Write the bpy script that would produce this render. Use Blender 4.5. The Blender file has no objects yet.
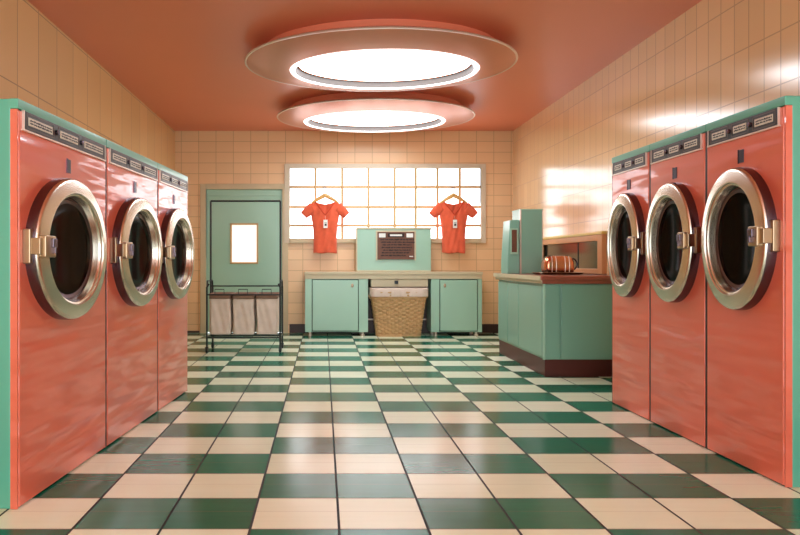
import bpy, bmesh, math, random
from mathutils import Vector, Matrix
random.seed(7)
S = bpy.context.scene
C = S.collection
PI = math.pi
F, VX, VY = 620.0, 323.0, 262.0          # focal length (px) and vanishing point
D = 8.75                                   # back wall
XL, XR, ZC, YB = -2.09, 2.68, 2.85, -1.6   # left wall, right wall, ceiling, open street end
def PX(px, d): return (px - VX) * d / F
def PZ(py, d): return 1 + (VY - py) * d / F

# ------------------------------------------------------------------ materials
def srgb(r, g, b):
    f = lambda c: (c/255/12.92) if c/255 <= .04045 else ((c/255+.055)/1.055)**2.4
    return (f(r), f(g), f(b), 1)
class NT:
    def __init__(s, name):
        s.m = bpy.data.materials.new(name); s.m.use_nodes = True
        s.n = s.m.node_tree.nodes; s.l = s.m.node_tree.links
        s.b = s.n['Principled BSDF']
    def new(s, t, **k):
        n = s.n.new(t)
        for a, v in k.items(): setattr(n, a, v)
        return n
    def set(s, sock, v):
        if hasattr(v, 'links') or isinstance(v, bpy.types.NodeSocket): s.l.new(v, sock)
        else: sock.default_value = v
    def math(s, op, a, b=None, c=None):
        n = s.new('ShaderNodeMath', operation=op)
        s.set(n.inputs[0], a)
        if b is not None: s.set(n.inputs[1], b)
        if c is not None: s.set(n.inputs[2], c)
        return n.outputs[0]
    def mix(s, f, a, b):
        n = s.new('ShaderNodeMix', data_type='RGBA')
        s.set(n.inputs[0], f); s.set(n.inputs[6], a); s.set(n.inputs[7], b)
        return n.outputs[2]
    def pos(s):
        tc = s.new('ShaderNodeTexCoord'); sp = s.new('ShaderNodeSeparateXYZ')
        s.l.new(tc.outputs['Object'], sp.inputs[0]); return tc.outputs['Object'], sp.outputs
    def noise(s, vec, scale, detail=2, mapscale=None):
        if mapscale:
            mp = s.new('ShaderNodeMapping'); mp.inputs['Scale'].default_value = mapscale
            s.l.new(vec, mp.inputs['Vector']); vec = mp.outputs[0]
        n = s.new('ShaderNodeTexNoise'); n.inputs['Scale'].default_value = scale
        n.inputs['Detail'].default_value = detail; s.l.new(vec, n.inputs['Vector']); return n.outputs['Fac']
    def bump(s, h, strength, dist=.01):
        n = s.new('ShaderNodeBump'); n.inputs['Strength'].default_value = strength
        n.inputs['Distance'].default_value = dist
        s.l.new(h, n.inputs['Height']); s.l.new(n.outputs[0], s.b.inputs['Normal'])
    def line(s, x, pitch, off, width):       # 1 on a joint line
        f = s.math('FRACT', s.math('DIVIDE', s.math('SUBTRACT', x, off - pitch*200), pitch))
        d = s.math('MINIMUM', f, s.math('SUBTRACT', 1.0, f))
        return s.math('LESS_THAN', s.math('MULTIPLY', d, pitch), width/2)

def mat(name, rgb, rough=.5, metal=0, coat=0, var=.06, nscale=6, bump=0, bscale=40, mapscale=None, spec=.5, sheen=0):
    t = NT(name); vec, _ = t.pos(); c = srgb(*rgb)
    nz = t.noise(vec, nscale, 3)
    dark = tuple(v*(1-var*1.6) for v in c[:3]) + (1,); lite = tuple(min(1, v*(1+var)) for v in c[:3]) + (1,)
    t.l.new(t.mix(nz, dark, lite), t.b.inputs['Base Color'])
    t.b.inputs['Roughness'].default_value = rough; t.b.inputs['Metallic'].default_value = metal
    t.b.inputs['Coat Weight'].default_value = coat; t.b.inputs['Coat Roughness'].default_value = .06
    t.b.inputs['Specular IOR Level'].default_value = spec
    if sheen: t.b.inputs['Sheen Weight'].default_value = sheen
    if bump: t.bump(t.noise(vec, bscale, 2, mapscale), bump)
    return t.m
def emit(name, rgb, strength):
    t = NT(name); c = srgb(*rgb); vec, _ = t.pos()
    t.b.inputs['Base Color'].default_value = c; t.b.inputs['Roughness'].default_value = .25
    t.l.new(t.mix(t.noise(vec, 1.5), tuple(v*.97 for v in c[:3])+(1,), c), t.b.inputs['Emission Color'])
    t.b.inputs['Emission Strength'].default_value = strength
    return t.m

def floor_mat():
    t = NT('checker floor tile'); vec, p = t.pos(); x, y = p[0], p[1]
    ix = t.math('FLOOR', t.math('DIVIDE', t.math('ADD', x, .273+6.67*2), .667))
    iy = t.math('FLOOR', t.math('DIVIDE', t.math('SUBTRACT', y, 2.322-.3036*40), .3036))
    par = t.math('MODULO', t.math('ADD', ix, iy), 2.0)
    # small per tile tone differences
    jx = t.math('FLOOR', t.math('DIVIDE', t.math('ADD', x, .273+6.67*2), .3335))
    cb = t.new('ShaderNodeCombineXYZ'); t.l.new(jx, cb.inputs[0]); t.l.new(iy, cb.inputs[1])
    wn = t.new('ShaderNodeTexWhiteNoise'); t.l.new(cb.outputs[0], wn.inputs['Vector'])
    streak = t.noise(vec, 3, 4, (1, 9, 1))
    v = t.math('ADD', t.math('MULTIPLY', wn.outputs[0], .5), t.math('MULTIPLY', streak, .5))
    green = t.mix(v, srgb(8, 94, 70), srgb(30, 124, 96))
    cream = t.mix(v, srgb(226, 234, 200), srgb(246, 252, 228))
    col = t.mix(par, cream, green)
    gy = t.line(y, .3036, 2.322, .006); gm = t.line(y, .3036, 2.322+.165, .003)
    gx = t.line(x, .3335, -.273, .010)
    col = t.mix(t.math('MULTIPLY', gm, .35), col, srgb(120, 95, 70))
    col = t.mix(t.math('MULTIPLY', gy, .8), col, srgb(110, 80, 60))
    col = t.mix(gx, col, srgb(22, 34, 30))
    t.l.new(col, t.b.inputs['Base Color'])
    g = t.math('MAXIMUM', gx, gy)
    rg = t.math('ADD', t.math('MULTIPLY', t.noise(vec, 2.5, 3), .14), t.math('MULTIPLY', g, .5))
    t.l.new(t.math('ADD', rg, .13), t.b.inputs['Roughness'])
    t.b.inputs['Specular IOR Level'].default_value = .45
    h = t.math('SUBTRACT', t.math('MULTIPLY', t.noise(vec, 5, 2, (1, 2.5, 1)), .25), g)
    t.bump(h, .35, .004)
    return t.m
def tile_mat(name, axis, rgb, pitch, poff, rowh, roff, rough=.22, lw=.008, ll=.6, coat=0):
    t = NT(name); t.b.inputs['Coat Weight'].default_value = coat; t.b.inputs['Coat IOR'].default_value = 1.7; t.b.inputs['Coat Roughness'].default_value = .16; vec, p = t.pos(); a, z = p[axis], p[2]
    va = t.line(a, pitch, poff, lw); vz = t.line(z, rowh, roff, lw)
    ia = t.math('FLOOR', t.math('DIVIDE', t.math('SUBTRACT', a, poff-pitch*100), pitch))
    iz = t.math('FLOOR', t.math('DIVIDE', t.math('SUBTRACT', z, roff-rowh*100), rowh))
    cb = t.new('ShaderNodeCombineXYZ'); t.l.new(ia, cb.inputs[0]); t.l.new(iz, cb.inputs[1])
    wn = t.new('ShaderNodeTexWhiteNoise'); t.l.new(cb.outputs[0], wn.inputs['Vector'])
    c = srgb(*rgb)
    col = t.mix(t.math('ADD', t.math('MULTIPLY', wn.outputs[0], .6), t.math('MULTIPLY', t.noise(vec, 2, 3), .4)),
                tuple(v*.93 for v in c[:3])+(1,), tuple(min(1, v*1.05) for v in c[:3])+(1,))
    g = t.math('MAXIMUM', va, vz)
    col = t.mix(t.math('MULTIPLY', g, ll), col, srgb(110, 66, 34))
    t.l.new(col, t.b.inputs['Base Color'])
    t.l.new(t.math('ADD', t.math('MULTIPLY', g, .4), rough), t.b.inputs['Roughness'])
    t.bump(t.math('SUBTRACT', t.math('MULTIPLY', t.noise(vec, 4, 2), .35), g), .3, .004)
    return t.m

M = dict(
    floor=floor_mat(),
    wl=tile_mat('peach wall tile left', 1, (240, 198, 142), .315, 4.24, .62, 2.208),
    wr=tile_mat('peach wall tile right', 1, (242, 204, 156), .1365, 3.63, .315, 2.355, rough=.14, coat=1, ll=.45),
    wb=tile_mat('peach wall tile back', 0, (240, 196, 148), .245, -2.0, .152, 2.55, rough=.28, lw=.007, ll=.4),
    ceil=mat('coral ceiling paint', (230, 130, 96), .36, var=.03, nscale=1.2),
    coral=None,
    green=mat('mint enamel', (92, 172, 146), .28, coat=.3, var=.04, nscale=2),
    cab=mat('mint cabinet enamel', (160, 198, 174), .35, coat=.25, var=.04, nscale=2),
    cabd=mat('mint counter enamel', (130, 174, 154), .3, coat=.3, var=.04, nscale=2),
    dgap=mat('dark joint', (30, 34, 30), .8),
    chrome=mat('brushed chrome', (222, 212, 196), .27, metal=1, var=.08, nscale=9, bump=.1, bscale=5),
    chromed=mat('chrome rim', (112, 100, 112), .24, metal=1, var=.1),
    brass=mat('warm nickel latch', (176, 150, 122), .28, metal=1, var=.1),
    glassd=mat('dark porthole glass', (7, 2, 3), .1, var=.3, nscale=3, spec=.06),
    black=mat('black plastic', (22, 20, 24), .4),
    panel=mat('charcoal control panel', (50, 48, 48), .3, var=.3, nscale=30),
    label=mat('cream panel label', (214, 204, 184), .4, var=.15, nscale=60),
    slotp=mat('purple black slot', (36, 18, 40), .3),
    silver=mat('pale aluminium edge', (225, 205, 190), .3, metal=.6),
    trim=mat('cream painted trim', (205, 184, 148), .45, var=.06),
    wframe=mat('pale window frame', (214, 198, 172), .45, var=.05),
    muntin=mat('golden wood muntin', (206, 168, 116), .45, var=.08),
    brown=mat('dark brown skirting', (62, 34, 26), .45, var=.15),
    kick=mat('maroon kick board', (84, 30, 26), .35, var=.12),
    top=mat('red brown wood worktop', (164, 82, 60), .3, coat=.3, var=.2, nscale=8),
    btop=mat('cream laminate worktop', (204, 190, 156), .4, var=.06),
    iron=mat('dark grey steel tube', (52, 56, 56), .35, metal=.6),
    cloth=mat('beige canvas', (222, 202, 186), .9, var=.12, nscale=10, bump=.4, bscale=25),
    clothd=mat('brown canvas cuff', (150, 116, 98), .9, var=.15),
    shirt=mat('orange knit cotton', (232, 98, 62), .9, var=.14, nscale=14, bump=.3, bscale=120, sheen=.3),
    shirtd=mat('orange ribbed collar', (206, 66, 34), .9, var=.1),
    wood=mat('blond wood hanger', (222, 170, 98), .45, var=.12, nscale=20),
    wicker=mat('woven wicker', (204, 164, 114), .7, var=.12, nscale=12, bump=.1, bscale=60),
    liner=mat('white cotton liner', (226, 205, 190), .9, var=.06, bump=.4, bscale=30),
    white=mat('white card', (240, 238, 232), .6, var=.02),
    plaque=mat('walnut notice board', (112, 66, 44), .45, var=.25, nscale=16),
    ink=mat('engraved dark lettering', (48, 26, 18), .7),
    copper=mat('polished copper', (236, 160, 124), .2, metal=1, var=.15, nscale=7),
    tray=mat('black enamel tray', (30, 26, 26), .25),
    mirror=mat('tinted mirror glass', (150, 150, 136), .12, metal=.9, var=.12, nscale=3),
    peachf=mat('peach wood frame', (222, 158, 106), .4, var=.08),
    yel=mat('yellow enamel strip', (240, 206, 120), .35),
    lamp=mat('satin peach metal', (212, 134, 102), .3, metal=.35, var=.05, nscale=3),
    recess=mat('grey reflector wall', (96, 84, 78), .5),
    diff=emit('lit lamp diffuser', (240, 247, 255), 8.0),
    ring=emit('lit ring tube', (250, 250, 250), 1.6),
    pane=emit('daylit frosted pane', (248, 250, 255), 2.5),
    dpane=emit('daylit door pane', (255, 244, 232), .7),
)
def coral_mat():
    t = NT('coral gloss enamel'); vec, _ = t.pos()
    c = srgb(229, 108, 82)
    t.l.new(t.mix(t.noise(vec, 1.5, 2), tuple(v*.93 for v in c[:3])+(1,), c), t.b.inputs['Base Color'])
    t.b.inputs['Roughness'].default_value = .3
    t.b.inputs['Coat Weight'].default_value = 1; t.b.inputs['Coat IOR'].default_value = 1.5; t.b.inputs['Coat Roughness'].default_value = .05
    n = t.new('ShaderNodeBump'); n.inputs['Strength'].default_value = .6; n.inputs['Distance'].default_value = .04
    t.l.new(t.noise(vec, 3.0, 1.5, (.3, .3, 2.6)), n.inputs['Height'])
    t.l.new(n.outputs[0], t.b.inputs['Coat Normal']); t.l.new(n.outputs[0], t.b.inputs['Normal'])
    return t.m
M['coral'] = coral_mat()

# ------------------------------------------------------------------ mesh helpers
def box(bm, x0, x1, y0, y1, z0, z1, bev=0, seg=2):
    v = [bm.verts.new((x, y, z)) for x in (x0, x1) for y in (y0, y1) for z in (z0, z1)]
    q = [(0,1,3,2), (4,6,7,5), (0,4,5,1), (2,3,7,6), (0,2,6,4), (1,5,7,3)]
    fs = [bm.faces.new([v[i] for i in f]) for f in q]
    if bev:
        es = list({e for f in fs for e in f.edges})
        bmesh.ops.bevel(bm, geom=es, offset=bev, segments=seg, affect='EDGES', profile=.5)
def loft(bm, rings, cap0=False, cap1=False, closed=True):
    vs = [[bm.verts.new(p) for p in r] for r in rings]
    n = len(vs[0])
    for a, b in zip(vs, vs[1:]):
        for i in range(n if closed else n-1):
            j = (i+1) % n
            bm.faces.new((a[i], a[j], b[j], b[i]))
    if cap0: bm.faces.new(vs[0][::-1])
    if cap1: bm.faces.new(vs[-1])
    return vs
def tube(bm, pts, r, n=10, closed=False):
    pts = [Vector(p) for p in pts]; rings = []; prev = None
    for i, p in enumerate(pts):
        if closed: t = pts[(i+1) % len(pts)] - pts[i-1]
        else: t = pts[min(i+1, len(pts)-1)] - pts[max(i-1, 0)]
        t.normalize()
        if prev is None:
            u = t.cross(Vector((0, 0, 1)))
            if u.length < .01: u = t.cross(Vector((1, 0, 0)))
        else: u = prev - t*prev.dot(t)
        u.normalize(); prev = u; w = t.cross(u)
        rr = r[i] if isinstance(r, (list, tuple)) else r
        rings.append([p + (u*math.cos(2*PI*k/n) + w*math.sin(2*PI*k/n))*rr for k in range(n)])
    if closed: rings.append(rings[0])
    loft(bm, rings, not closed, not closed)
def obj(name, bm, m, parent=None, smooth=False):
    bmesh.ops.remove_doubles(bm, verts=bm.verts, dist=1e-6)
    bmesh.ops.recalc_face_normals(bm, faces=bm.faces)
    me = bpy.data.meshes.new(name); bm.to_mesh(me); bm.free()
    me.materials.append(M[m] if isinstance(m, str) else m)
    for p in me.polygons: p.use_smooth = smooth
    if smooth: 
        try: me.set_sharp_from_angle(angle=math.radians(38))
        except Exception: pass
    o = bpy.data.objects.new(name, me); C.objects.link(o)
    if smooth and len(me.polygons) < 400:
        wn = o.modifiers.new('face normals', 'WEIGHTED_NORMAL'); wn.keep_sharp = True
    if parent: o.parent = parent
    return o
def bobj(name, m, parent, *b, bev=0, seg=2):
    bm = bmesh.new()
    for a in b: box(bm, *a, bev=bev, seg=seg)
    return obj(name, bm, m, parent, smooth=bool(bev))
def thing(name, label, cat, loc=(0,0,0), rz=0, group=None):
    o = bpy.data.objects.new(name, None); C.objects.link(o); o.empty_display_size = .1
    o.location = loc; o.rotation_euler = (0, 0, rz); o['label'] = label; o['category'] = cat
    if group: o['group'] = group
    return o
def tag(o, label, cat, group=None):
    o['label'] = label; o['category'] = cat
    if group: o['group'] = group
    return o
def struct(o): o['kind'] = 'structure'; return o

def script_row(bm, x0, x1, z, yf, yb, amp):
    # one line of small unreadable lettering: a strip whose height rises and falls like words
    rings = []; x = x0; word = 0
    while x < x1:
        if word <= 0: up = dn = amp*.12; word = random.randint(3, 7)
        else: up = amp*random.choice((.55, .6, 1)); dn = amp*random.choice((.5, .55, .9)); word -= 1
        rings.append([(x, yf, z-dn), (x, yf, z+up), (x, yb, z+up), (x, yb, z-dn)])
        x += amp*.9; rings.append([(x, yf, z-dn), (x, yf, z+up), (x, yb, z+up), (x, yb, z-dn)]); x += 1e-4
    loft(bm, rings, True, True)
# ------------------------------------------------------------------ room shell
T = .12
def sbox(name, m, *b, bev=0): return struct(bobj(name, m, None, *b, bev=bev))
sbox('floor', 'floor', (XL-T, XR+T, YB, D+T, -T, 0))
sbox('ceiling', 'ceil', (XL-T, XR+T, YB, D+T, ZC, ZC+T))
sbox('wall_left', 'wl', (XL-T, XL, YB, D+T, 0, ZC))
sbox('wall_right', 'wr', (XR, XR+T, YB, D+T, 0, ZC))
# window and door openings in the back wall
wx0, wx1, wz1, wz0 = PX(287, D), PX(483, D), PZ(166.5, D), PZ(241, D)
dx0, dx1, dz1 = PX(203, D), PX(286, D), PZ(187, D)
sbox('wall_back', 'wb', (XL, dx0, D, D+T, 0, ZC), (dx0, dx1, D, D+T, dz1, ZC), (dx1, wx0, D, D+T, 0, ZC),
     (wx0, wx1, D, D+T, 0, wz0), (wx0, wx1, D, D+T, wz1, ZC), (wx1, XR, D, D+T, 0, ZC))
sbox('baseboard_back', 'brown', (dx1+.05, PX(497, D)+.6, D-.02, D, 0, .125), (XL, dx0-.05, D-.02, D, 0, .03), bev=.003)
sbox('baseboard_left', 'peachf', (XL, XL+.015, YB, D-.02, 0, .05), bev=.003)
sbox('baseboard_right', 'brown', (XR-.015, XR, YB, D-.02, 0, .1), bev=.003)

# window_1
W = thing('window_1', '', ''); del W['label'], W['category']; struct(W)
def P(n, m, *b, bev=0, par=None): return bobj(n, m, par, *b, bev=bev)
fo = .035
bm = bmesh.new()
gx0, gx1, gz1, gz0 = PX(290, D), PX(480.5, D), PZ(168.5, D), PZ(238.5, D)
box(bm, wx0-fo, gx0, D-.035, D+.06, wz0-.03, wz1+fo, bev=.006)
box(bm, gx1, wx1+fo, D-.035, D+.06, wz0-.03, wz1+fo, bev=.006)
box(bm, gx0, gx1, D-.035, D+.06, gz1, wz1+fo, bev=.006)
obj('window_frame', bm, 'wframe', W, True)
P('window_sill', 'trim', (gx0, gx1, D-.05, D+.06, wz0-.03, gz0), bev=.006, par=W)
P('glass_pane', 'pane', (gx0, gx1, D+.02, D+.03, gz0, gz1), par=W)
mxs = [315.4, 342.2, 368.5, 394.7, 415.7, 437.5, 459.8]; mzs = [187, 207, 225.6]
for px in mxs:
    x = PX(px, D); P('muntin', 'muntin', (x-.017, x+.017, D-.005, D+.02, gz0, gz1), bev=.003, par=W)
for py in mzs:
    z = PZ(py, D); P('muntin', 'muntin', (gx0, gx1, D-.012, D+.018, z-.017, z+.017), bev=.003, par=W)

# door_1
Dr = thing('door_1', '', ''); del Dr['label'], Dr['category']; struct(Dr)
ox0, ox1, oz1 = PX(200.5, D), PX(289, D), PZ(184, D)
bm = bmesh.new()
ix0, ix1, iz1 = PX(206.2, D), PX(282.3, D), PZ(189.5, D)
box(bm, ox0, ix0, D-.03, D+.08, 0, oz1, bev=.006); box(bm, ix1, ox1-.012, D-.03, D+.08, 0, oz1, bev=.006)
box(bm, ix0, ix1, D-.03, D+.08, iz1, oz1, bev=.006)
obj('door_frame', bm, 'trim', Dr, True)
pa, pb, pt, pbm = PX(231, D), PX(257.5, D), PZ(224, D), PZ(263, D)
bm = bmesh.new(); y0, y1 = D+.005, D+.05
box(bm, ix0, pa, y0, y1, .01, iz1-.06); box(bm, pb, ix1, y0, y1, .01, iz1-.06)
box(bm, pa, pb, y0, y1, .01, pbm); box(bm, pa, pb, y0, y1, pt, iz1-.06)
obj('door_leaf', bm, 'cab', Dr)
P('transom_panel', 'cab', (ix0, ix1, D-.004, D+.05, iz1-.09, iz1), bev=.004, par=Dr)
P('door_pane', 'dpane', (pa, pb, D+.02, D+.03, pbm, pt), par=Dr)
P('pane_frame', 'muntin', (pa-.012, pa+.012, D-.008, D+.03, pbm-.012, pt+.012), (pb-.012, pb+.012, D-.008, D+.03, pbm-.012, pt+.012),
  (pa, pb, D-.008, D+.03, pt-.012, pt+.012), (pa, pb, D-.008, D+.03, pbm-.012, pbm+.012), bev=.002, par=Dr)

# ------------------------------------------------------------------ ceiling lights
def ell(cx, cy, rx, ry, z, n=96): return [(cx+rx*math.cos(2*PI*i/n), cy+ry*math.sin(2*PI*i/n), z) for i in range(n)]
def ceiling_light(x, y, label, ox, oy, irx, iry):
    t = thing('ceiling_light', label, 'ceiling light', (x, y, ZC), 0, 'round disc ceiling lights')
    bm = bmesh.new(); loft(bm, [ell(0, 0, 1.02, .735, 0), ell(0, 0, 1.02, .735, -.095)]); obj('canopy', bm, 'ceil', t, True)
    bm = bmesh.new()
    loft(bm, [ell(0, 0, 1.0, .72, -.09), ell(0, 0, 1.165, .84, -.092), ell(0, 0, 1.18, .853, -.099), ell(0, 0, 1.183, .856, -.107),
              ell(0, 0, 1.175, .85, -.114), ell(0, 0, 1.155, .835, -.118), ell(ox, oy, irx+.05, iry+.045, -.13)])
    obj('reflector_disc', bm, 'lamp', t, True)
    bm = bmesh.new()
    loft(bm, [ell(0, 0, 1.168, .842, -.117), ell(0, 0, 1.18, .853, -.1175), ell(0, 0, 1.186, .859, -.111), ell(0,0,1.184,.857,-.104)])
    obj('rim', bm, 'silver', t, True)
    bm = bmesh.new()
    loft(bm, [ell(ox, oy, irx+.05, iry+.045, -.128), ell(ox, oy, irx+.038, iry+.034, -.142), ell(ox, oy, irx+.012, iry+.01, -.144), ell(ox, oy, irx, iry, -.132)])
    obj('light_ring', bm, 'ring', t, True)
    bm = bmesh.new(); loft(bm, [ell(ox, oy, irx, iry, -.133), ell(ox, oy, irx-.01, iry-.008, -.075)]); obj('recess_wall', bm, 'recess', t, True)
    bm = bmesh.new(); loft(bm, [ell(ox, oy, irx-.009, iry-.007, -.078), ell(ox, oy, irx-.03, iry-.026, -.078), ell(ox, oy, irx-.03, iry-.026, -.073)]); obj('diffuser_lip', bm, 'copper', t, True)
    bm = bmesh.new(); loft(bm, [ell(ox, oy, irx-.008, iry-.006, -.074), ell(ox, oy, irx-.008, iry-.006, -.07)], True, True); obj('diffuser', bm, 'diff', t)
ceiling_light(.50, 5.45, 'large round coral ceiling light nearest the camera, over the middle of the floor', .05, .13, .80, .53)
ceiling_light(.63, 7.46, 'round coral ceiling light farther away, just in front of the window wall', .0, .15, .82, .52)

# ------------------------------------------------------------------ dryers
def machine(label, loc, rz, w, H, dep, rw, rv, zc, cs, side, zs, pz0, pz1, ri, group, end=0):
    """local frame: front faces -Y, width along X; side = which side the latch sits (-1/+1)"""
    t = thing('tumble_dryer', label, 'dryer', loc, rz, group)
    h = w/2
    bm = bmesh.new(); box(bm, -h+.001, h-.001, .032, dep, 0, H, bev=.008)
    box(bm, -h+.001, h-.001, .0, .04, H-.042, H, bev=.004); obj('cabinet_body', bm, 'green', t, True)
    bobj('front_panel', 'coral', t, (-h+.010, h-.010, 0, .032, .006, H-.046), bev=.006, seg=3)
    bobj('joint_strip', 'coral' if end == -1 else 'brown', t, (-h+.001, -h+.0095, .004, .033, .002, H-.044))
    bobj('joint_strip', 'coral' if end == 1 else 'brown', t, (h-.0095, h-.001, .004, .033, .002, H-.044))
    # control panel
    cp = bobj('control_panel', 'panel', t, (-h+.035, h-.035, -.006, .002, pz0, pz1), bev=.002)
    bobj('panel_trim', 'silver', cp, (-h+.026, h-.026, -.009, .002, pz0-.007, pz0), (-h+.03, -h+.034, -.009, .002, pz0, pz1), (h-.034, h-.03, -.009, .002, pz0, pz1))
    W_ = w-.09; hh = pz1-pz0
    secs = [(-.5, -.19), (-.15, .13), (.17, .5)]
    for a, b in secs:
        x0, x1 = a*W_, b*W_
        lb = bmesh.new()
        box(lb, x0+.02, x1-.02, -.009, -.005, pz0+hh*.28, pz1-hh*.28, bev=.001)
        obj('panel_label', lb, 'label', cp)
        for zz in (.42, .57):                                # tiny unreadable print
            mk = bmesh.new(); script_row(mk, x0+.026, x1-.028, pz0+hh*zz, -.0098, -.0085, .0045)
            obj('print_row', mk, 'black', cp)
        bobj('section_frame', 'recess', cp, (x0+.004, x1-.004, -.0075, -.0055, pz1-hh*.14, pz1-hh*.09), (x0+.004, x1-.004, -.0075, -.0055, pz0+hh*.1, pz0+hh*.15),
             (x0+.004, x0+.008, -.0075, -.0055, pz0+hh*.1, pz1-hh*.09), (x1-.008, x1-.004, -.0075, -.0055, pz0+hh*.1, pz1-hh*.09))
    for sx in (-.17, .15):
        kb = bmesh.new(); n = 20; cx = sx*W_; cz = (pz0+pz1)/2
        loft(kb, [[(cx+r*math.cos(2*PI*i/n), y, cz+r*math.sin(2*PI*i/n)) for i in range(n)] for r, y in ((.012, -.004), (.011, -.016), (.008, -.018))], True, True)
        obj('dial', kb, 'chromed', cp, True)
    # coin slot
    sl = bobj('coin_slot', 'slotp', t, (-.017, .017, -.004, .004, zs-.032, zs+.032), bev=.002)
    bobj('slot_lip', 'chromed', sl, (-.021, -.017, -.006, .002, zs-.034, zs+.034))
    # round door: elliptical lathe about (cs, zc)
    def R(fx, fz, y, n=72): return [(cs+fx*math.cos(2*PI*i/n), y, zc+fz*math.sin(2*PI*i/n)) for i in range(n)]
    def Rr(f, y): return R(rw*f, rv*f, y)
    bm = bmesh.new(); loft(bm, [Rr(1.0, .002), Rr(1.0, -.03), Rr(.992, -.046)]); dr = obj('door_rim', bm, 'chromed', t, True)
    q = ri
    bm = bmesh.new()
    prof = [(.993, -.045), (.985, -.051), (.965, -.055), (.94, -.056), (q+.24*(1-q), -.066), (q+.17*(1-q), -.066), (q+.13*(1-q), -.062), (q+.12*(1-q), -.056), (q+.03*(1-q), -.054), (q, -.050), (q-.004, -.04), (q-.028, -.012)]
    loft(bm, [Rr(f, y) for f, y in prof]); obj('door_ring', bm, 'chrome', t, True)
    bm = bmesh.new(); qg = q-.028
    loft(bm, [Rr(qg, -.010), Rr(qg*.97, -.020), Rr(qg*.9, -.017)]); obj('gasket', bm, 'chromed', t, True)
    bm = bmesh.new()
    loft(bm, [Rr(qg*.96*f, y) for f, y in ((1, -.012), (.93, -.016), (.7, -.010), (.4, -.005), (.1, -.003))], False, True)
    obj('door_glass', bm, 'glassd', t, True)
    # latch on the near side
    s = side; ex = cs+s*rw; zl = zc+.005
    def bx(a, b): return (min(a, b), max(a, b))
    g = bmesh.new()
    box(g, *bx(ex-s*.01, ex+s*.016), -.034, .002, zl-.072, zl+.072, bev=.006)
    lt = obj('latch_block', g, 'brass', t, True)
    g = bmesh.new()
    xi = cs+s*rw*(q+.02)
    box(g, *bx(xi-s*.025, ex-s*.02), -.082, -.05, zl-.046, zl+.046, bev=.006)
    box(g, *bx(ex-s*.03, ex+s*.008), -.072, -.02, zl-.035, zl+.035, bev=.004)
    obj('latch_plate', g, 'brass', lt, True)
    g = bmesh.new(); box(g, *bx(xi-s*.012, xi+s*.02), -.094, -.08, zl-.004, zl+.034, bev=.003); box(g, *bx(xi+s*.0, xi+s*.008), -.096, -.08, zl-.03, zl, bev=.002)
    obj('latch_catch', g, 'chromed', lt, True)
    return t
# left bank: front edge line from (-1.230, 2.500) to (-1.0465, 4.806)
A = Vector((-1.230, 2.500, 0)); B = Vector((-1.0465, 4.806, 0)); u = (B-A).normalized(); L = (B-A).length
yaw = math.atan2(u.x, u.y)
cuts = [0, .836/2.312*L, 1.637/2.312*L, L]
lab = ['coral pink dryer nearest the camera on the left, its mint side showing',
       'middle coral pink dryer of the row on the left wall',
       'farthest coral pink dryer of the left row, closest to the mint door']
for i in range(3):
    a, b = cuts[i], cuts[i+1]; w = b-a; p = A+u*((a+b)/2)
    rw = min(.342, w/2-.006)
    machine(lab[i], p, PI/2-yaw, w, 1.662, .72, rw, .327, 1.06, (-.03 if i == 0 else 0), -1, 1.45, 1.543, 1.620, .745, 'coral dryers along the left wall', -1 if i == 0 else 0)
lab = ['coral pink dryer nearest the camera on the right, its mint side showing',
       'middle coral pink dryer of the row on the right wall',
       'farthest coral pink dryer of the right row, closest to the service counter']
dd = [2.744, 3.313, 3.883, 4.395]
for i in range(3):
    w = dd[i+1]-dd[i]
    machine(lab[i], (2.045, (dd[i]+dd[i+1])/2, 0), -PI/2, w, 1.738, XR-2.045-.005, (.242, .24, .215)[i], .348, 1.113, 0, 1, 1.517, 1.614, 1.694, .745, 'coral dryers along the right wall', 1 if i == 0 else 0)

# ------------------------------------------------------------------ back cabinets, worktop, console
FD = 8.35
def back_cabinet(label, x0, x1, d0, d1, hx):
    t = thing('base_cabinet', label, 'cabinet', ((x0+x1)/2, FD, 0), 0, 'mint cabinets under the window')
    cx = (x0+x1)/2; h = (x1-x0)/2
    bobj('body', 'cab', t, (-h, h, .012, D-FD-.025, .055, .771), bev=.004)
    a, b = d0-cx, d1-cx
    bobj('door', 'cab', t, (a+.006, b-.006, -.012, .012, .075, .757), bev=.005)
    bobj('door_gap', 'dgap', t, (a-.002, b+.002, .006, .0125, .066, .764))
    bobj('side_stile', 'cab', t, (-h, a-.004, -.004, .012, .055, .771), bev=.003)
    bobj('side_stile', 'cab', t, (b+.004, h, -.004, .012, .055, .771), bev=.003)
    n = 16; g = bmesh.new(); hh = hx-cx; z = .683
    loft(g, [[(hh+r*math.cos(2*PI*i/n), y, z+r*1.5*math.sin(2*PI*i/n)) for i in range(n)] for r, y in ((.018, -.012), (.017, -.017), (.009, -.022))], True, True)
    k = obj('handle', g, 'brass', t, True)
    for sx in (-h+.07, h-.07):
        for sy in (.05, D-FD-.08):
            g = bmesh.new(); loft(g, [[(sx+r*math.cos(2*PI*i/n), sy+r*math.sin(2*PI*i/n), zz) for i in range(n)] for r, zz in ((.03, 0), (.03, .02), (.018, .026), (.018, .056))], True, True)
            obj('foot', g, 'silver', t, True)
back_cabinet('mint green cabinet under the window, left of the wicker basket', PX(305, FD), PX(368, FD), PX(312, FD), PX(358.5, FD), PX(352.3, FD))
back_cabinet('mint green cabinet under the window, right of the wicker basket', PX(431, FD), PX(482, FD), PX(439.7, FD), PX(477.5, FD), PX(444.7, FD))
wt = thing('worktop', 'long cream worktop across both mint cabinets below the window', 'worktop', (PX(393, FD), FD, 0))
ox = PX(393, FD); wa, wb_ = PX(304.5, FD)-ox, PX(482.5, FD)-ox
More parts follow.
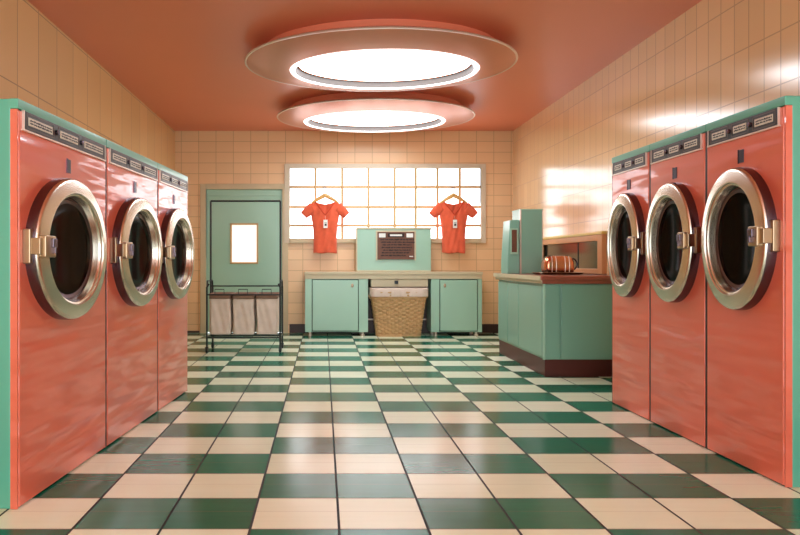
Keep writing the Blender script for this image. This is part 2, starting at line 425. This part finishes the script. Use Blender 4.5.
g = bmesh.new(); box(g, wa, wb_, -.02, D-FD-.001, .829, .866, bev=.006); box(g, wa+.006, wb_-.006, -.01, D-FD-.001, .772, .830, bev=.003)
obj('top_board', g, 'btop', wt, True)
ga, gb = PX(368.5, FD)-ox, PX(430.5, FD)-ox
dr = bobj('drawer', 'btop', wt, (PX(371, FD)-ox, PX(428, FD)-ox, .0, .3, .665, .768), bev=.004)
bobj('knob', 'black', dr, (PX(394.5, FD)-ox, PX(398, FD)-ox, -.025, .002, .705, .75), bev=.006)
bobj('back_panel', 'brown', wt, (ga, gb, D-FD-.06, D-FD-.025, .02, .77))
g = bmesh.new(); tube(g, [(ga, .3, .2), (gb, .3, .2)], .012); obj('rail', g, 'silver', wt, True)

CD = 8.47
cn = thing('control_console', 'mint green console with a brown notice panel standing on the cream worktop', 'console', (PX(394, CD), CD, .866))
co = PX(394, CD); ca, cb_ = PX(357, CD)-co, PX(431, CD)-co; ch = PZ(227.5, CD)-.866
bobj('housing', 'cab', cn, (ca, cb_, 0, .25, 0, ch-.02), bev=.006)
bobj('cap_strip', 'btop', cn, (ca-.008, cb_+.008, -.008, .25, ch-.022, ch), (ca-.01, ca+.006, -.006, .2, 0, ch-.02), (ca, cb_, -.012, .1, 0, .02), bev=.003)
pa_, pb_, p0, p1 = PX(377.3, CD)-co, PX(414.3, CD)-co, PZ(259.5, CD)-.866, PZ(232, CD)-.866
pl = bobj('notice_panel', 'plaque', cn, (pa_, pb_, -.02, .004, p0, p1), bev=.004)
bobj('panel_frame', 'btop', pl, (pa_-.02, pa_, -.014, .002, p0-.012, p1+.02), (pb_, pb_+.02, -.014, .002, p0-.012, p1+.02), (pa_, pb_, -.014, .002, p1, p1+.02))
bobj('card_slot', 'ink', pl, (pa_+.14, pb_-.14, -.028, -.015, p1-.07, p1-.02), bev=.003)
bobj('card', 'white', pl, (pa_+.17, pb_-.17, -.031, -.027, p1-.057, p1-.034), (pa_+.02, pa_+.11, -.024, -.019, p1-.075, p1-.02), (pb_-.11, pb_-.02, -.024, -.019, p1-.075, p1-.02), (pb_-.07, pb_-.02, -.024, -.019, p0+.035, p0+.048))
for r, (a, b) in enumerate([(.03, .49), (.04, .5), (.06, .46), (.05, .47), (.07, .45), (.05, .43), (.04, .38)]):
    g = bmesh.new(); script_row(g, pa_+a, pa_+b, p1-.105-r*.036, -.0225, -.019, .0105)
    obj('engraved_line', g, 'ink', pl)

# ------------------------------------------------------------------ wicker basket
def rrect(hx, hy, r, z, n=200, cx=0, cy=0, disp=None):
    pts = []; L1, L2, A_ = 2*(hx-r), 2*(hy-r), PI*r/2; tot = 2*(L1+L2)+4*A_
    for i in range(n):
        s = tot*i/n; segs = [('l', L1, (-hx+r, -hy), (1, 0)), ('c', A_, (hx-r, -hy+r), -PI/2), ('l', L2, (hx, -hy+r), (0, 1)), ('c', A_, (hx-r, hy-r), 0),
                             ('l', L1, (hx-r, hy), (-1, 0)), ('c', A_, (-hx+r, hy-r), PI/2), ('l', L2, (-hx, hy-r), (0, -1)), ('c', A_, (-hx+r, -hy+r), PI)]
        for k, ln, o, d in segs:
            if s <= ln+1e-9:
                if k == 'l':
                    p = (o[0]+d[0]*s, o[1]+d[1]*s); nn = (d[1], -d[0])
                else:
                    a = d + s/r; p = (o[0]+r*math.cos(a), o[1]+r*math.sin(a)); nn = (math.cos(a), math.sin(a))
                break
            s -= ln
        q = disp(i) if disp else 0
        pts.append((cx+p[0]+nn[0]*q, cy+p[1]+nn[1]*q, z))
    return pts
bk = thing('laundry_basket', 'tapered wicker basket with a white cloth liner between the two mint cabinets', 'basket', (PX(399.5, 8.27), 8.46, 0))
g = bmesh.new(); rings = []; NR = 66; H0, H1 = 0.0, .60
for j in range(NR+1):
    f = j/NR; z = H0+(H1-H0)*f; hx = .285+(.365-.285)*f; hy = .15+.035*f
    row = j//3
    rings.append(rrect(hx, hy, .05, z, 216, disp=lambda i: .010*(1 if ((i//6)+row) % 2 else -1)*abs(math.sin(PI*((i % 6)+.5)/6)) + (.0 if i % 6 in (0, 5) else .006) + .003*math.sin(PI*j)))
loft(g, rings, True, False)
for k in (.0, .88, 1.0):     # braided bands
    hx = .285+.08*k; hy = .15+.035*k; z = H0+.012+(H1-H0-.02)*k
    for s in (0, PI):
        tube(g, [(p[0], p[1], p[2]+.007*math.sin(i*PI/5+s)) for i, p in enumerate(rrect(hx+.006, hy+.006, .05, z, 120))], .009, 6, closed=True)
obj('wicker_body', g, 'wicker', bk, True)
g = bmesh.new()
def lr(off, z, amp): return rrect(.372+off, .19+off, .05, z, 160, disp=lambda i: amp*math.sin(i*.75)+amp*.6*math.sin(i*.31+1))
loft(g, [lr(-.03, .50, .002), lr(-.022, .60, .002), lr(-.004, .652, .003), lr(.008, .655, .003), lr(.016, .64, .004), lr(.012, .60, .006), lr(.014, .55, .007), lr(.012, .538, .008)])
obj('cloth_liner', g, 'liner', bk, True)
for s in (-1, 1):
    g = bmesh.new(); tube(g, [(s*.372, -.06, .5), (s*.40, -.055, .54), (s*.405, 0, .555), (s*.40, .055, .54), (s*.372, .06, .5)], .009, 8)
    obj('handle', g, 'wicker', bk, True)

# ------------------------------------------------------------------ shirts on hangers
def shirt(label, hlabel, cx, dpt, hookz):
    y = dpt
    zs = PZ(202.5, dpt)            # shoulder height
    zh = PZ(253, dpt)              # hem
    h = thing('clothes_hanger', hlabel, 'hanger', (cx, y, zs), 0, 'wooden hangers on the window')
    g = bmesh.new(); n = 14
    pts = []
    for i in range(n*2+1):
        x = -.19+.38*i/(2*n); z = .118*(1-abs(x)/.19)**.9 - .0*abs(x) if abs(x) < .19 else 0
        pts.append((x, 0, z*.95-.01))
    tube(g, pts, [.012+.017*math.sin(PI*i/(2*n)) for i in range(2*n+1)], 8); obj('shoulder_bar', g, 'wood', h, True)
    g = bmesh.new(); zt = hookz-zs
    hk = [(0, 0, .09), (0, 0, zt-.055)]
    for k in range(13):
        a = -PI*.35 + k*PI*1.25/12; hk.append((.0+.022*math.cos(a)-.008, 0, zt-.022+.022*math.sin(a)))
    tube(g, hk, .006, 6); obj('wire_hook', g, 'chromed', h, True)
    t = thing('tee_shirt', label, 'shirt', (cx, y, zs), 0, 'orange shirts hanging at the window')
    Hh = zs-zh; NU, NT_ = 18, 40
    def side(tt):
        return .165+.018*math.sin(tt*PI*.5)*1.0 + (.03*max(0, (tt-.6)/.4)) - .012*math.sin(PI*min(1, tt/.7))
    def half(g, sx, front):
        vs = []; tv = (.74 if front else .955)
        for j in range(NT_+1):
            row = []
            tt = j/NT_
            nk = .135*min(1, max(0, (tt-tv)/(1-tv)))**(.85 if front else .5)
            for i in range(NU+1):
                uu = i/NU; x = nk+(side(tt)-nk)*uu
                ztop = .01-.045*uu*uu; z = -Hh+tt*(ztop+Hh)
                b = .055*math.sqrt(max(0, 1-uu**2.4))*(1-max(0, (tt-.75)/.25)**2*.85)
                wr = .007*math.sin(x*sx*48+tt*5+(0 if front else 2))*(1-tt*.5)+.005*math.sin(x*sx*80-tt*14)*(1-uu)
                yy = (-(b+wr*(1-uu**6)) if front else (b*.7+wr*(1-uu**6)))
                row.append(g.verts.new((sx*x, yy, z + .006*math.sin(x*sx*30)*(1-tt)*(j == 0))))
            vs.append(row)
        for j in range(NT_):
            for i in range(NU):
                f = (vs[j][i], vs[j][i+1], vs[j+1][i+1], vs[j+1][i]); g.faces.new(f if sx > 0 else f[::-1])
    g = bmesh.new()
    for fr in (1, 0):
        for sx in (1, -1): half(g, sx, fr)
    bmesh.ops.remove_doubles(g, verts=g.verts, dist=.0012)
    b = obj('shirt_body', g, 'shirt', t, True)
    sd = b.modifiers.new('thickness', 'SOLIDIFY'); sd.thickness = .004
    for sx in (-1, 1):
        g = bmesh.new(); rings = []
        for k in range(9):
            f = k/8; px_ = .165+.135*f; pz_ = -.075-.105*f**1.25; r1 = .085-.028*f; r2 = .05-.012*f
            d = Vector((1, 0, -.55-.5*f)).normalized(); up = Vector((-d.z, 0, d.x))
            rings.append([(sx*(px_+up.x*r1*math.cos(a)), r2*math.sin(a)+.003*math.sin(5*a+k), pz_+up.z*r1*math.cos(a)) for a in [2*PI*i/28 for i in range(28)]])
        loft(g, rings); so = obj('sleeve', g, 'shirt', t, True)
        m_ = so.modifiers.new('thickness', 'SOLIDIFY'); m_.thickness = .004
    # V neckband
    g = bmesh.new(); pts = []
    for sx in (-1, 1):
        seq = []
        for k in range(13):
            tt = 1-.26*k/12; nk = .135*max(0, (tt-.74)/.26)**.85
            bb = .055*(1-max(0, (tt-.75)/.25)**2*.85)
            seq.append((sx*nk, -bb-.004, -Hh+tt*(.01+Hh)))
        pts += seq if sx < 0 else seq[::-1]
    tube(g, pts, .008, 6); obj('neckband', g, 'shirtd', t, True)
    tg = bobj('price_tag', 'white', t, (-.025, .033, -.078, -.074, -.36, -.245), bev=.002)
    bobj('tag_print', 'panel', tg, (-.008, .02, -.0795, -.0775, -.33, -.30), (-.012, .022, -.0795, -.0775, -.29, -.284))
    g = bmesh.new(); tube(g, [(.004, -.076, -.248), (.002, -.068, -.215), (0, -.06, -.19)], .0015, 5); obj('tag_string', g, 'white', tg)
    # the peg the hanger hangs from, on the window bar
    pg = bmesh.new(); tube(pg, [(cx-.008, D-.01, hookz-.008), (cx-.008, y-.02, hookz-.008), (cx-.008, y-.025, hookz+.01)], .004, 8)
    o = obj('peg', pg, 'brass', W, True)
shirt('short-sleeved orange V-neck shirt hanging at the window, left of the console', 'blond wooden hanger holding the orange shirt on the left', PX(325.2, 8.64), 8.64, PZ(187, 8.64))
shirt('short-sleeved orange V-neck shirt hanging at the window, right of the console', 'blond wooden hanger holding the orange shirt on the right', PX(453.6, 8.64), 8.64, PZ(187.5, 8.64))

# ------------------------------------------------------------------ laundry cart with three bags
KD = 6.81
kx0, kx1 = PX(207.8, KD), PX(279.3, KD); kc = (kx0+kx1)/2; kh = (kx1-kx0)/2; kdep = .36
kt = thing('laundry_cart', 'rolling dark steel laundry sorter with hanging rail and three canvas bags before the mint door', 'laundry cart', (kc, KD, 0))
def tb(name, paths, r, m='iron', par=kt, n=10):
    g = bmesh.new()
    for p in paths: tube(g, p, r, n)
    return obj(name, g, m, par, True)
ztop = PZ(199.5, KD)
ym = kdep/2
for sx in (-1, 1):
    tb('upright', [[(sx*(kh+.01), 0, .06), (sx*(kh+.01), 0, .72), (sx*(kh-.01), .01, .76)]], .011)
    tb('upright', [[(sx*(kh+.01), kdep, .06), (sx*(kh+.01), kdep, .72)]], .011)
    tb('end_hoop', [[(sx*(kh+.01), 0, .70), (sx*(kh+.01), .03, .79), (sx*(kh+.01), kdep-.03, .79), (sx*(kh+.01), kdep, .70)],
                    [(sx*(kh+.01), 0, .17), (sx*(kh+.01), kdep, .17)]], .009)
    tb('rail_post', [[(sx*kh, ym, .62), (sx*kh, ym, ztop)]], .011)
tb('hanging_rail', [[(-kh, ym, ztop), (kh, ym, ztop)]], .011)
tb('bag_rail', [[(-kh, 0, .64), (kh, 0, .64)], [(-kh, kdep, .64), (kh, kdep, .64)], [(-kh, ym, .73), (kh, ym, .73)]] +
   [[(-kh+2*kh*k/3, 0, .64), (-kh+2*kh*k/3, kdep, .64)] for k in (1, 2)], .008)
tb('base_rail', [[(-kh, 0, .17), (kh, 0, .17)], [(-kh, kdep, .17), (kh, kdep, .17)], [(-kh, ym, .17), (kh, ym, .17)]], .009)
for sx in (-1, 1):
    for yy in (0, kdep):
        g = bmesh.new(); X = sx*(kh+.01)
        loft(g, [[(X+xx, yy+.03*r*math.cos(a), .0305+.03*r*math.sin(a)) for a in [2*PI*i/20 for i in range(20)]] for xx, r in ((-.012, .8), (-.009, 1), (.009, 1), (.012, .8))], True, True)
        cs_ = obj('caster', g, 'black', kt, True)
        bobj('caster_fork', 'iron', cs_, (X-.017, X-.013, yy-.012, yy+.012, .02, .06), (X+.013, X+.017, yy-.012, yy+.012, .02, .06), (X-.017, X+.017, yy-.012, yy+.012, .055, .066))
for k, (a, b) in enumerate(((209, 230), (232.3, 253.8), (256, 277.3))):
    x0, x1 = PX(a, KD)-kc, PX(b, KD)-kc; c = (x0+x1)/2; hw = (x1-x0)/2
    bag = None
    g = bmesh.new(); rings = []
    for j in range(17):
        f = j/16; z = .205+(.60-.205)*f
        rings.append(rrect(hw-.004+.006*f, ym-.02, .02, z, 96, c, ym, disp=lambda i: (.006*math.sin(i*.35+k+f*3)+.004*math.sin(i*.9+f*7))*(1-abs(2*f-1)**4)))
    loft(g, rings, True, False)
    bag = obj('canvas_bag', g, 'cloth', kt, True)
    m_ = bag.modifiers.new('thickness', 'SOLIDIFY'); m_.thickness = .004
    g = bmesh.new()
    loft(g, [rrect(hw+.003, ym-.012, .02, z, 96, c, ym, disp=lambda i: .002*math.sin(i*.5)) for z in (.595, .62, .652)])
    m2 = obj('bag_cuff', g, 'clothd', bag, True); q = m2.modifiers.new('thickness', 'SOLIDIFY'); q.thickness = .004
    g = bmesh.new(); tube(g, [(c-.05, .0, .65), (c-.05, -.004, .70), (c+.05, -.004, .70), (c+.05, 0, .65)], .005, 6); obj('bag_handle', g, 'iron', bag, True)

# ------------------------------------------------------------------ service counter on the right
sx0, n0, n1 = 1.92, 5.39, 6.80
ct = thing('service_counter', 'mint green service counter with red-brown worktop and maroon kick board against right wall', 'counter', (sx0, n0, 0))
wX = XR-sx0-.003; wY = n1-n0
bobj('body', 'cabd', ct, (.01, wX, .01, wY, .15, .81), bev=.004)
bobj('kick_board', 'kick', ct, (.012, wX-.02, .012, wY, 0, .152), bev=.003)
g = bmesh.new(); box(g, -.02, wX, -.02, wY+.01, .81, .845, bev=.005); box(g, -.04, wX, -.04, wY+.02, .843, .88, bev=.006)
obj('worktop', g, 'top', ct, True)
bobj('edge_trim', 'btop', ct, (-.046, -.038, -.03, wY+.02, .84, .8795), (-.026, -.018, -.015, wY+.01, .812, .843), bev=.002)
ds = [0, .255*wY/1.0, .50*wY, wY]
ys = [wY*k for k in (0.02, .49, .74, .985)]
for a, b in zip(ys, ys[1:]):
    d_ = bobj('door', 'cabd', ct, (-.006, .012, a+.006, b-.006, .175, .79), bev=.005)
bobj('front_panel', 'cabd', ct, (.012, .135, -.006, .012, .165, .80), (.15, wX-.02, -.006, .012, .165, .80), bev=.004)
bobj('corner_trim', 'cab', ct, (-.008, .012, -.008, .012, .15, .81), bev=.004)

# terminal and tower on the counter
t = thing('card_terminal', 'small mint kiosk with slanted side and brown screen at the far counter end', 'kiosk', (1.9, 6.36, .88))
hz = 1.43-.88
g = bmesh.new()
loft(g, [[(-.005, 0, 0), (.113, 0, 0), (.113, .24, 0), (-.005, .24, 0)], [(-.005, 0, .12), (.113, 0, .12), (.113, .24, .12), (-.005, .24, .12)],
         [(.02, 0, hz), (.113, 0, hz), (.113, .24, hz), (.02, .24, hz)]], True, True)
bmesh.ops.bevel(g, geom=list(g.edges), offset=.004, segments=2, affect='EDGES')
obj('housing', g, 'cabd', t, True)
bobj('screen', 'plaque', t, (.034, .088, -.004, .004, .22, .45), bev=.002)
bobj('screen_frame', 'cab', t, (.022, .034, -.01, .002, .2, .465), (.088, .1, -.01, .002, .2, .465), (.034, .088, -.01, .002, .45, .465), (.034, .088, -.01, .002, .2, .22), bev=.002)
t = thing('tower_cabinet', 'tall narrow mint tower cabinet standing on the service counter beside the kiosk', 'cabinet', (2.02, 6.34, .88))
bobj('housing', 'cabd', t, (0, .225, 0, .28, 0, .655), bev=.005)
bobj('lit_edge_strip', 'silver', t, (-.004, .008, -.005, .02, .0, .655), (.22, .227, -.004, .02, 0, .655))  # pale left strip stands in for window light on the tower edge
bobj('cap', 'cab', t, (-.004, .229, -.004, .284, .65, .662), bev=.003)

# toaster on tray
tag_ = thing('serving_tray', 'low black enamel tray under the copper toaster on the counter', 'tray', (2.27, 6.0, .88))
g = bmesh.new()
loft(g, [rrect(.18, .10, .03, 0, 64), rrect(.205, .125, .04, .006, 64), rrect(.215, .135, .045, .018, 64), rrect(.21, .13, .045, .018, 64), rrect(.195, .115, .04, .009, 64)], True, True)
obj('tray_dish', g, 'tray', tag_, True)
g = bmesh.new(); tube(g, rrect(.214, .134, .045, .018, 64), .003, 6, closed=True); obj('tray_rim', g, 'brass', tag_, True)
to = thing('toaster', 'rounded polished copper toaster on a black tray on the service counter', 'toaster', (2.27, 6.0, .889))
g = bmesh.new(); prof = [(.135, .068, 0), (.142, .075, .015), (.145, .078, .05), (.143, .076, .10), (.134, .068, .135), (.115, .052, .155), (.08, .03, .162)]
loft(g, [rrect(a, b, min(.045, b*.8), z+.008, 80) for a, b, z in prof], True, True)
obj('body', g, 'copper', to, True)
bobj('slot', 'black', to, (-.09, .09, -.022, -.010, .158, .1725), (-.09, .09, .010, .022, .158, .1725))
for x in (-.08, -.04, .045, .085):
    g = bmesh.new(); tube(g, [(x, -.072, .015), (x, -.0795, .05), (x, -.079, .10), (x, -.069, .142), (x, -.05, .165)], .005, 8); obj('rib', g, 'silver', to, True)
g = bmesh.new(); tube(g, [(.14, 0, .03)]+[(.142+.045*math.sin(PI*k/10), 0, .09-.055*math.cos(PI*k/10)) for k in range(11)], .008, 8); obj('handle', g, 'tray', to, True)
for x in (-.11, .11):
    for y in (-.05, .05): bobj('foot', 'black', to, (x-.012, x+.012, y-.012, y+.012, 0, .012))
# mirror on the right wall
mr = thing('wall_mirror', 'low peach-framed glass panel on the right wall behind the copper toaster', 'mirror', (XR, 5.85, .885))
mh = 1.293-.885; ml = 1.62
bobj('glass_panel', 'mirror', mr, (-.02, -.002, .1, .605, .05, mh-.09), (-.02, -.002, .615, ml-.05, .05, mh-.09))
bobj('frame', 'peachf', mr, (-.05, -.001, 0, .1, 0, mh-.03), (-.05, -.001, ml-.06, ml, 0, mh-.03), (-.05, -.001, .1, ml-.06, mh-.09, mh-.03), (-.05, -.001, .1, ml-.06, 0, .05), bev=.006)
bobj('divider', 'dgap', mr, (-.024, -.002, .603, .617, .05, mh-.09))
bobj('top_strip', 'yel', mr, (-.055, -.001, -.01, ml+.01, mh-.03, mh), bev=.005)

# ------------------------------------------------------------------ light and camera
w = bpy.data.worlds.new('street daylight'); S.world = w; w.use_nodes = True
bg = w.node_tree.nodes['Background']; bg.inputs[0].default_value = (.86, .95, 1, 1); bg.inputs[1].default_value = 3.6
cam = bpy.data.cameras.new('camera'); co_ = bpy.data.objects.new('camera', cam); C.objects.link(co_)
co_.location = (0, 0, 1); co_.rotation_euler = (PI/2, 0, 0)
cam.sensor_width = 36; cam.lens = F/800*36; cam.shift_x = (400-VX)/800; cam.shift_y = -(267.5-VY)/800
cam.clip_start = .05
S.camera = co_
S.view_settings.view_transform = 'Standard'; S.view_settings.look = 'None'
S.view_settings.gamma = 1; S.view_settings.use_curve_mapping = False; S.view_settings.exposure = 0.3
